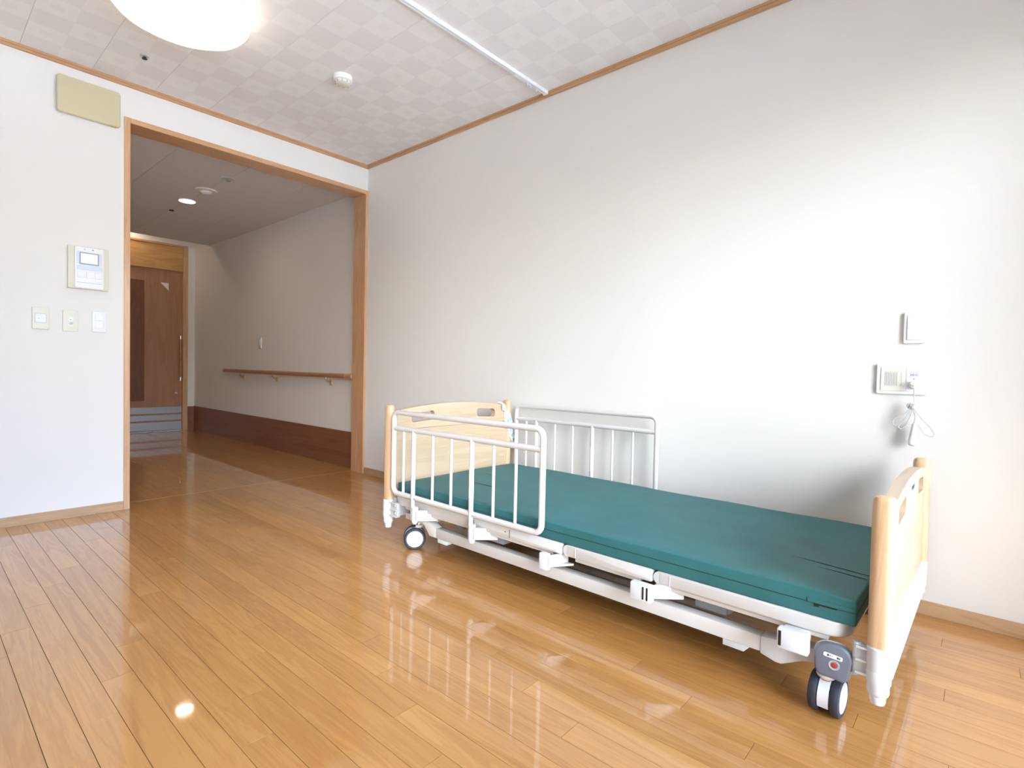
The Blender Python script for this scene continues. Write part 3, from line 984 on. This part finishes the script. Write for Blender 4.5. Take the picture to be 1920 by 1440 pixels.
def board(name, lx, ztop, outer):
    """end board: two posts, arched top rail with two grip holes, lower panel; outer = +1/-1 side that faces away from the mattress"""
    b = empty(name, (lx, 0, 0), parent=bed)
    zb = 0.215
    for sy in (-1, 1):
        yc = sy * 0.430
        pts = rrect(-0.026, 0.026, yc - 0.020, yc + 0.020, 0.0195, 6)
        # post with domed top
        pm = MB()
        t = bmesh.new()
        lays = [(zb, 1.0), (ztop - 0.02, 1.0), (ztop - 0.011, 0.96), (ztop - 0.004, 0.82), (ztop - 0.001, 0.62), (ztop, 0.35)]
        rings = []
        for z, f in lays:
            rings.append([t.verts.new((a * (0.55 + 0.45 * f) if False else a * f, yc + (bb - yc) * f, z)) for a, bb in pts])
        for A, B in zip(rings, rings[1:]):
            for k in range(len(A)):
                t.faces.new((A[k], A[(k + 1) % len(A)], B[(k + 1) % len(A)], B[k]))
        t.faces.new(rings[0][::-1])
        t.faces.new(rings[-1])
        bmesh.ops.recalc_face_normals(t, faces=t.faces[:])
        pm._merge(t)
        pm.obj('post', BIRCH, b)
        # white bumper cap under the post
        cp = MB()
        cp.lathe([(0.0, 0.090), (0.0145, 0.090), (0.0165, 0.096), (0.0175, 0.110), (0.0215, 0.114), (0.0235, 0.120), (0.0235, 0.142), (0.0262, 0.1425), (0.0268, 0.172), (0.0262, 0.173), (0.0268, 0.200), (0.0265, 0.228), (0.025, 0.230), (0.0, 0.230)], 28, mx=T(0, yc, 0))
        cp.obj('post_cap', PLASTIC, b)
        # ribbed bracket from cap to the bed frame
        s2 = -outer
        q = 0.048 if outer > 0 else 0.080
        br = MB()
        br.box(min(s2 * 0.018, s2 * q), max(s2 * 0.018, s2 * q), yc - sy * 0.004 - 0.010, yc - sy * 0.004 + 0.010, 0.150, 0.222, 0.003)
        for z in (0.154, 0.186, 0.218):
            br.box(min(s2 * 0.020, s2 * q), max(s2 * 0.020, s2 * q), yc - 0.014 if sy < 0 else yc - 0.010, yc + 0.010 if sy < 0 else yc + 0.014, z - 0.003, z + 0.003, 0.001, 1)
        if outer > 0:
            br.tube([(s2 * q, yc - sy * 0.004, 0.146), (s2 * q, yc - sy * 0.004, 0.226)], 0.0095, 16)
        br.obj('bracket', GREYP, b)
        if outer > 0:
            MB().tube(smoothpath([(s2 * (q + 0.018), yc - sy * 0.012, 0.190), (s2 * (q + 0.018), yc - sy * 0.012, 0.152), (s2 * (q + 0.008), yc - sy * 0.010, 0.140), (s2 * (q - 0.006), yc - sy * 0.004, 0.146)]), 0.0055, 10).obj('hook', PLASTIC, b)
        else:
            for z in (0.170, 0.206):
                MB().lathe([(0.0, 0.003), (0.004, 0.0025), (0.0055, 0.0)], 14, mx=T(s2 * 0.060, yc - sy * 0.004 + sy * 0.010, z) @ Rx(PI / 2 if sy < 0 else -PI / 2)).obj('bolt', CHROME, b)
    # arched top rail
    W = 0.412
    zr = ztop - 0.125

    def arch(y):
        return ztop - 0.034 + 0.034 * (1 - (y / W) ** 2)
    N = 24
    top = [(W - 2 * W * k / N, arch(W - 2 * W * k / N)) for k in range(N + 1)]
    out = [(-W, zr), (W, zr)] + top
    holes = []
    for sy in (-1, 1):
        yc = sy * 0.232
        hz = arch(yc) - 0.032
        hh_ = rrect(-0.075, 0.075, -0.048, 0.0, 0.017, 5)
        tilt = -sy * 0.07
        holes.append([(yc + a, hz + bb + a * tilt) for a, bb in hh_])
    tr = MB().prism(out, -0.015, 0.015, 'x', holes=holes)
    tr.obj('top_rail', BIRCHP, b)
    MB().box(-0.011, 0.011, -W, W, 0.232, zr - 0.0015, 0.001, 1).obj('panel', BIRCHP, b)
    for sy in (-1, 1):
        MB().box(-0.013, 0.013, sy * W - 0.010 * (sy > 0) - 0.0 * (sy < 0), sy * W + 0.010 * (sy < 0), 0.232, zr - 0.0015, 0.001, 1).obj('panel_edge', BIRCH, b)
    # white ribbed bumper strip along the bottom
    x0, x1 = sorted((outer * 0.0, outer * 0.020))
    st = MB()
    st.box(x0 - 0.006, x1, -0.402, 0.402, 0.130, 0.231, 0.003)
    for z in (0.148, 0.166, 0.184, 0.202):
        st.tube([(outer * 0.020, -0.400, z), (outer * 0.020, 0.400, z)], 0.006, 10)
    st.obj('bumper_strip', PLASTIC, b)
    return b


hbd = board('headboard', -1.02, 0.70, -1)
fbd = board('footboard', 1.02, 0.600, 1)
MB().box(0.0148, 0.0156, -0.03, 0.03, 0.555, 0.567, 0).obj('maker_plate', PRINT, fbd)

# deck sections: white tubular rim with rounded outer corners and a panel inside
DZ0, DZT = 0.210, 0.252


def deck(x0, x1, left_round, right_round, foot=False, head=False):
    d = empty('deck_section', ((x0 + x1) / 2, 0, 0), parent=bed)
    xc = (x0 + x1) / 2
    for sy in (-1, 1):
        yo, yi = sy * 0.418, sy * 0.386
        if foot:
            R0 = 0.062
            pts = [(x0 - xc, yo), (x1 - xc - R0, yo)]
            for k in range(1, 9):
                a = PI / 2 * k / 8
                pts.append((x1 - xc - R0 + R0 * math.sin(a), sy * (0.418 - R0 + R0 * math.cos(a))))
            pts += [(x1 - xc, 0.0), (x1 - xc - 0.032, 0.0), (x1 - xc - 0.032, sy * (0.386 - 0.03))]
            for k in range(1, 5):
                a = PI / 2 * (1 - k / 4)
                pts.append((x1 - xc - 0.062 + 0.03 * math.sin(a), sy * (0.356 + 0.03 * math.cos(a))))
            pts += [(x0 - xc, yi)]
            if sy > 0:
                pts = pts[::-1]
            g = MB().prism(pts, DZ0, DZT, 'z', 0.007, 3)
        else:
            g = MB()
            prof = rrect(x0 - xc, x1 - xc, DZ0, DZT, 0.009, 4)
            g.prism(prof, min(yo, yi), max(yo, yi), 'y', 0.004, 2)
        if left_round:
            g.tube([(x0 - xc + 0.004, yi, (DZ0 + DZT) / 2), (x0 - xc + 0.004, yo - sy * 0.001, (DZ0 + DZT) / 2)], 0.0208, 24)
            g.box(x0 - xc + 0.038, x0 - xc + 0.0405, yo - 0.0012, yo + 0.0012, DZ0 + 0.004, DZT - 0.004)
        g.obj('side_rim', WHITE, d)
        # small lip under the rim (inner channel)
        MB().box(x0 - xc + 0.03, x1 - xc - 0.05, min(sy * 0.375, sy * 0.405), max(sy * 0.375, sy * 0.405), DZ0 - 0.016, DZ0 + 0.004, 0.002, 1).obj('channel', WHITE, d)
    MB().box(x0 - xc + 0.01, x1 - xc - 0.012, -0.386, 0.386, DZT - 0.018, DZT - 0.004, 0.002, 1).obj('deck_panel', GREYP, d)
    return d


deck(-0.945, 0.046, False, False, head=True)
deck(0.066, 0.408, True, False)
deck(0.428, 0.955, True, False, foot=True)
for lx in (-0.42, -0.215):
    MB().box(lx - 0.0012, lx + 0.0012, -0.4192, -0.414, DZ0 + 0.003, DZT - 0.006).obj('rim_seam', PRINT, bed)
    MB().tube([(lx - 0.022, -0.4175, DZT - 0.018), (lx - 0.022, -0.4195, DZT - 0.018)], 0.0035, 10).obj('rivet', CHROME, bed)
# wooden-coloured end piece of the deck under the headboard
MB().box(-0.985, -0.945, -0.405, 0.405, DZ0 - 0.002, DZT - 0.002, 0.004).obj('deck_end', WHITE, bed)

# lower base frame
for sy in (-1, 1):
    y0, y1 = sorted((sy * 0.352, sy * 0.392))
    f = MB().box(-0.70, 0.735, y0, y1, 0.097, 0.142, 0.003, 2)
    f.obj('base_beam', WHITE, bed)
    # cranked end towards the head castor
    g = MB().prism([(-0.70, 0.097), (-0.70, 0.142), (-0.775, 0.172), (-0.93, 0.172), (-0.93, 0.142), (-0.79, 0.142), (-0.745, 0.097)], y0, y1, 'y', 0.003)
    g.obj('beam_end', WHITE, bed)
    # flared cover towards the foot castor
    pts = [(0.735, 0.094), (0.735, 0.143), (0.80, 0.150), (0.90, 0.158), (0.90, 0.128), (0.87, 0.116)]
    for k in range(1, 8):
        t_ = k / 8
        pts.append((0.87 - 0.075 * t_, 0.116 - 0.030 * math.sin(PI / 2 * t_) * t_))
    pts += [(0.79, 0.083), (0.775, 0.083)]
    g = MB().prism(pts, y0 - 0.003, y1 + 0.003, 'y', 0.003)
    g.obj('beam_cover', PLASTIC, bed)
    for lx in (-0.655, 0.66):
        g = MB().prism([(lx - 0.033, 0.097), (lx + 0.045, 0.097), (lx + 0.028, 0.078), (lx - 0.033, 0.078)], y0 + 0.002, y1 - 0.002, 'y', 0.002)
        g.obj('stop_block', PLASTIC, bed)
for lx in (-0.86, 0.80):
    MB().box(lx - 0.025, lx + 0.025, -0.352, 0.352, 0.118, 0.158, 0.003).obj('cross_beam', WHITE, bed)
for sy in (-1, 1):
    MB().box(-0.62, 0.62, sy * 0.25 - 0.02, sy * 0.25 + 0.02, 0.148, 0.19, 0.003).obj('lift_beam', DARKM, bed)
MB().box(-0.50, 0.50, -0.23, 0.23, 0.145, 0.205, 0.006).obj('underbed_tray', DARKM, bed)
MB().box(-0.44, -0.30, -0.36, -0.27, 0.150, 0.195, 0.006).obj('motor', MOTOR, bed)
MB().box(0.52, 0.62, -0.345, -0.27, 0.146, 0.205, 0.004).obj('motor', MOTOR, bed)
MB().prism([(0.60, 0.15), (0.625, 0.15), (0.68, 0.205), (0.655, 0.205)], -0.34, -0.31, 'y', 0.002).obj('lift_arm', MOTOR, bed)
MB().prism([(-0.60, 0.15), (-0.575, 0.15), (-0.63, 0.205), (-0.655, 0.205)], -0.34, -0.31, 'y', 0.002).obj('lift_arm', MOTOR, bed)
MB().tube(smoothpath([(-0.66, -0.34, 0.17), (-0.55, -0.33, 0.185), (-0.50, -0.30, 0.16), (-0.44, -0.30, 0.17)]), 0.004, 8).obj('cable', BLACK, bed)
MB().tube([(-0.735, -0.335, 0.14), (-0.736, -0.337, 0.08), (-0.735, -0.336, 0.012)], 0.0035, 8).obj('thin_brown_line', BROWN, bed)  # thin red-brown line from the beam end down to the floor


# castors
def castor(lx, ly, ang, lock, off=0.018):
    """twin-wheel castor; ang = direction of the axle seen from above"""
    c = empty('castor', (lx, ly, 0), ang, parent=bed)
    r = 0.0525
    prof_t = [(0.040, -0.0115), (0.046, -0.0118), (0.0505, -0.009), (0.0525, -0.003), (0.0525, 0.004), (0.0505, 0.009), (0.047, 0.0112), (0.0405, 0.0112)]
    for s in (-1, 1):
        mx = T(s * 0.0255, off, r) @ Ry(s * PI / 2)
        MB().lathe(prof_t + [(0.040, -0.0115)], 40, mx=mx).obj('tyre', TYRE, c)
        MB().lathe([(0.0, 0.0135), (0.030, 0.013), (0.038, 0.011), (0.0405, 0.008), (0.0405, -0.008), (0.0, -0.008)], 40, mx=mx).obj('wheel_disc', PLASTIC, c)
    MB().tube([(-0.03, off, r), (0.03, off, r)], 0.007, 12).obj('axle', BLACK, c)
    # fender between the wheels
    hood = MB()
    N = 18
    pr = []
    a0, a1 = math.radians(-35), math.radians(205)
    for k in range(N + 1):
        a = a0 + (a1 - a0) * k / N
        pr.append((off + 0.0505 * math.cos(a), r + 0.0505 * math.sin(a)))
    for k in range(N, -1, -1):
        a = a0 + (a1 - a0) * k / N
        pr.append((off + 0.046 * math.cos(a), r + 0.046 * math.sin(a)))
    hood.prism(pr, -0.0128, 0.0128, 'x')
    hood.obj('fender', PLASTIC, c)
    MB().tube([(0, -0.0, 0.095), (0, -0.0, 0.142)], 0.0135, 16).obj('stem', CHROME, c)
    MB().lathe([(0.0, 0.102), (0.020, 0.102), (0.024, 0.108), (0.020, 0.116), (0.0, 0.118)], 24).obj('swivel', WHITE, c)
    if not lock:
        MB().tube([(0.012, -0.016, 0.112), (0.018, -0.034, 0.112)], 0.006, 10).obj('brake_pin', BLACK, c)
    return c


castor(-0.880, -0.350, math.radians(-36), False, -0.018)
castor(-0.880, 0.350, math.radians(-40), False, -0.018)
castor(0.906, -0.412, math.radians(-3), True)
castor(0.905, 0.372, math.radians(14), True)

# grey lock unit above the near foot castor
lk = empty('lock_unit', (0.922, -0.425, 0.156), math.radians(6), parent=bed)
lk.scale = (0.88, 0.88, 0.88)
pts = []
for cx, cz, r0, a0, a1 in ((0.012, 0.018, 0.036, -0.25, 1.55), (-0.010, 0.016, 0.038, 1.55, 3.3), (-0.016, -0.018, 0.030, 3.3, 4.2), (0.022, -0.030, 0.020, 4.2, 6.1)):
    for k in range(7):
        a = a0 + (a1 - a0) * k / 6
        pts.append((cx + r0 * math.cos(a), cz + r0 * math.sin(a)))
MB().prism(pts, -0.022, 0.004, 'y', 0.007, 3).obj('cover', DGREY, lk)
MB().prism([(a * 1.06, b_ * 1.04 - 0.003) for a, b_ in pts], 0.004, 0.012, 'y', 0.002).obj('back_shell', GREYP, lk)
mxl = T(0, -0.022, 0)
MB().prism(rrect(-0.024, 0.024, -0.006, 0.006, 0.004), -0.0008, 0.0, 'y', mx=T(0.001, -0.0221, 0.021) @ Ry(math.radians(6))).obj('label_plate', STICK, lk)
g = MB()
for x, w_, h_ in ((-0.015, 0.005, 0.006), (-0.0085, 0.0028, 0.003), (0.010, 0.0045, 0.006), (0.0155, 0.0025, 0.006), (-0.0035, 0.003, 0.0015)):
    g.box(x, x + w_, -0.0236, -0.0229, -h_ / 2, h_ / 2, mx=T(0.001, 0, 0.021) @ Ry(math.radians(6)))
g.obj('label_print', PRINT, lk)
MB().lathe([(0.0145, 0.0004), (0.0135, 0.0012), (0.0095, 0.0004), (0.0095, 0.0)], 28, mx=T(0.004, -0.022, -0.004) @ Rx(PI / 2)).obj('button_ring', SCRF, lk)
MB().lathe([(0.0, 0.0014), (0.005, 0.0012), (0.0075, 0.0004), (0.0075, 0.0)], 24, mx=T(0.004, -0.022, -0.004) @ Rx(PI / 2)).obj('lock_button', RED, lk)

# rail holders under the deck
YN = -0.452


def holder(lx, kind):
    h = empty('rail_holder', (lx, YN, 0.009), parent=bed)
    if kind == 'open_left':                       # block with a slot facing the head
        MB().prism(rrect(-0.038, 0.038, 0.150, 0.206, 0.006), -0.012, 0.012, 'y', 0.003).obj('block', PLASTIC, h)
        MB().box(-0.034, -0.027, -0.0126, -0.0115, 0.158, 0.198).obj('slot', BLACK, h)
        MB().box(-0.030, 0.030, 0.010, 0.075, 0.165, 0.200, 0.003).obj('arm', WHITE, h)
    elif kind == 'block':
        MB().prism(rrect(-0.040, 0.034, 0.150, 0.206, 0.005), -0.012, 0.012, 'y', 0.003).obj('block', PLASTIC, h)
        for x in (0.004, 0.018):
            MB().box(x, x + 0.005, -0.0135, -0.0115, 0.158, 0.198).obj('slot', BLACK, h)
        MB().prism([(0.030, 0.010), (0.034, 0.012), (0.105, 0.075), (0.03, 0.075)], 0.160, 0.204, 'z', 0.002).obj('arm', WHITE, h)
    else:                                         # socket sleeve holding a rail post
        MB().lathe([(0.0, 0.150), (0.009, 0.150), (0.0135, 0.158), (0.0155, 0.166), (0.0155, 0.226), (0.0125, 0.229), (0.0115, 0.229), (0.0112, 0.170), (0.0, 0.170)], 24).obj('sleeve', PLASTIC, h)
        MB().prism([(0.006, 0.0), (0.020, 0.004), (0.085, 0.070), (0.02, 0.075)], 0.165, 0.215, 'z', 0.002).obj('arm', WHITE, h)
        MB().box(0.013, 0.022, -0.008, 0.008, 0.168, 0.214, 0.001, 1).obj('latch', GREYP, h)


holder(1.880 - 2.66, 'sleeve')
holder(2.264 - 2.66, 'sleeve')
g = empty('rail_holder', (2.657 - 2.66, YN, 0.008), parent=bed)
MB().prism(rrect(-0.022, 0.016, 0.145, 0.206, 0.004), -0.012, 0.010, 'y', 0.003).obj('block', PLASTIC, g)
MB().box(0.0155, 0.018, -0.008, 0.006, 0.155, 0.196).obj('slot', SCRF, g)
MB().prism([(0.014, -0.004), (0.02, -0.004), (0.075, 0.075), (0.0, 0.075)], 0.158, 0.166, 'z', 0.001).obj('arm', WHITE, g)
MB().prism([(0.010, -0.002), (0.016, -0.002), (0.050, 0.075), (0.040, 0.075)], 0.166, 0.200, 'z', 0.001).obj('arm_web', WHITE, g)
holder(3.054 - 2.66, 'block')
holder(3.494 - 2.66, 'open_left')


# ------------------------------------------------------------------ side rails (lift-out)
def side_rail(ly, label, x0=-0.958, zoff=0.0):
    o = setp(empty('side_rail', bedworld((x0 + 0.465, ly, 0.15)), BROT), label, 'bed rail', None)
    L = 0.928
    a, b = -L / 2, L / 2
    zt, zb, zm = 0.668 - 0.15, 0.278 - 0.15, 0.592 - 0.15
    loop = fillet([(a, 0, zb), (b, 0, zb), (b, 0, zt), (a, 0, zt)], 0.034, 7, closed=True)
    MB().tube(loop, 0.0122, 14, closed=True).obj('frame', RAILM, o)
    MB().tube([(a + 0.008, 0, zm), (b - 0.008, 0, zm)], 0.0122, 14).obj('middle_rail', RAILM, o)
    for x in (0.080, 0.295, 0.420, 0.676, 0.796):
        MB().tube([(a + x, 0, zb + 0.006), (a + x, 0, zm - 0.004)], 0.0066, 10).obj('bar', RAILM, o)
    for x in (0.160, 0.552):
        MB().tube([(a + x, -0.004, 0.022), (a + x, -0.004, 0.03), (a + x, -0.004, zm - 0.002)], [0.0085, 0.0105, 0.0108], 14).obj('post', RAILM, o)
    MB().tube([(a + 0.552 + 0.0006, -0.0045, zb + 0.07), (a + 0.552 + 0.0006, -0.0045, zb + 0.20)], 0.0109, 14).obj('label_sleeve', STICK, o)
    return o


side_rail(YN + 0.004, 'white tubular bed rail beside the mattress on the open side')
side_rail(0.449, 'white tubular bed rail standing between mattress and wall')

# ------------------------------------------------------------------ mattress
mt = setp(empty('mattress', bedworld((0, 0, DZT)), BROT), 'thin dark green vinyl mattress lying on the bed', 'mattress')
x0, x1, yw, th_ = -0.965, 0.968, 0.416, 0.068
bm = bmesh.new()
bmesh.ops.create_cube(bm, size=1)
for v in bm.verts:
    v.co = Vector(((x0 + x1) / 2 + v.co.x * (x1 - x0), v.co.y * 2 * yw, th_ / 2 + v.co.z * th_))
bmesh.ops.subdivide_edges(bm, edges=[e for e in bm.edges if abs(e.verts[0].co.x - e.verts[1].co.x) > 0.5], cuts=60, use_grid_fill=True)
bmesh.ops.subdivide_edges(bm, edges=[e for e in bm.edges if abs(e.verts[0].co.y - e.verts[1].co.y) > 0.5], cuts=26, use_grid_fill=True)
bmesh.ops.bevel(bm, geom=[e for e in bm.edges if len(e.link_faces) == 2 and e.calc_face_angle(0) > 1], offset=0.006, segments=3, profile=0.5, affect='EDGES')
rnd = random.Random(3)
for v in bm.verts:
    if v.co.z > th_ - 0.003:
        x, y = v.co.x, v.co.y
        v.co.z += 0.002 * math.sin(x * 5.1 + 1) * math.cos(y * 6.3) + 0.0012 * math.sin(x * 13 + y * 9)
m_ = MB()
m_.bm.free()
m_.bm = bm
m_.obj('cover', GREEN, mt)
pp = MB()
for z in (0.036,):
    pp.tube(fillet([(x0, -yw, z), (x1, -yw, z), (x1, yw, z), (x0, yw, z)], 0.006, 3, closed=True), 0.0013, 6, closed=True)
pp.obj('side_seam', GREEND, mt)
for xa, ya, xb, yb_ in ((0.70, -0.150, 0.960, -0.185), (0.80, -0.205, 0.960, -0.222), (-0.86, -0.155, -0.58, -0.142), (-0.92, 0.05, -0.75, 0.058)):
    MB().tube([(xa, ya, th_ - 0.0010), ((xa + xb) / 2, (ya + yb_) / 2 + 0.002, th_ + 0.0002), (xb, yb_, th_ + 0.0002)], [0.0005, 0.0012, 0.0012], 6).obj('crease', GREEND, mt)  # creases drawn as thin dark lines, their shade put into the colour
MB().box(0.855, 0.960, -yw - 0.0022, -yw + 0.002, 0.036, 0.047, 0.001, 1).obj('zip_flap', GREEN, mt)
MB().box(0.872, 0.925, -yw - 0.0026, -yw, 0.0325, 0.036, 0.0005, 1).obj('zip', BLACK, mt)
MB().box(0.872, 0.884, -yw - 0.004, -yw, 0.028, 0.035, 0.001, 1).obj('zip_pull', BLACK, mt)

# ------------------------------------------------------------------ hand control hooked over the headboard
RX = 1.668
ra, rb_ = pix(948, 769, 'x', RX), pix(965, 833, 'x', RX)
rc = setp(empty('hand_control', ra), 'white hand control with pale blue keys hooked over the headboard', 'remote control')
zx = (ra - rb_).normalized()
xx = Vector((1, 0.10, 0.08))
xx = (xx - zx * xx.dot(zx)).normalized()
yy = zx.cross(xx)
mxr = Matrix((xx, yy, zx)).transposed().to_4x4()        # x = face normal, y = across, z = up along the body
LB = (ra - rb_).length
hk = [Vector((-0.052, -0.034, 0.010)), Vector((-0.050, -0.034, 0.036)), Vector((-0.026, -0.032, 0.046)), Vector((0.0, -0.027, 0.038)), Vector((0.005, -0.016, 0.016)), Vector((0.002, -0.004, -0.006))]
MB().tube(smoothpath(hk), 0.0065, 10).obj('hook', PLASTIC, rc)
MB().tube([(0.004, -0.022 + 0.010 * math.cos(a), 0.018 + 0.017 * math.sin(a)) for a in [2 * PI * i_ / 18 for i_ in range(18)]], 0.0045, 8, closed=True).obj('hook_loop', PLASTIC, rc)
k_ = LB / 0.18
body = [(0.0, 0.0), (0.012, -0.008), (0.027, -0.028), (0.031, -0.06), (0.029, -0.13), (0.020, -0.165), (0.010, -0.18), (-0.010, -0.18), (-0.020, -0.165), (-0.029, -0.13), (-0.031, -0.06), (-0.027, -0.028), (-0.012, -0.008)]
MB().prism([(a, b_ * k_) for a, b_ in body], -0.010, 0.008, 'x', 0.003, mx=mxr).obj('body', PLASTIC, rc)
for k in range(4):
    for sy in (-1, 1):
        zc = (-0.050 - 0.025 * k) * k_
        MB().prism(rrect(sy * 0.013 - 0.009, sy * 0.013 + 0.009, zc - 0.009, zc + 0.009, 0.004, 3), 0.0075, 0.0098, 'x', mx=mxr).obj('key', CYAN, rc)
MB().prism(rrect(-0.013, 0.013, -0.158 * k_, -0.145 * k_, 0.004, 3), 0.0075, 0.0095, 'x', mx=mxr).obj('key', DGREY, rc)
e_ = mxr @ Vector((0, 0, -LB))
base_z = 0.335 - ra.z
cp = [e_, e_ + Vector((0.001, 0.002, -0.03)), Vector((e_.x + 0.004, e_.y - 0.004, base_z + 0.03)), Vector((e_.x + 0.007, e_.y - 0.006, base_z - 0.04))]
cc = smoothpath(cp, 40)
ring = []
for k, q in enumerate(cc):
    a = k * 0.9
    ring.append(q + Vector((0.0055 * math.cos(a), 0.0055 * math.sin(a), 0)))
MB().tube(ring, 0.003, 8).obj('coiled_cable', GREYP, rc)
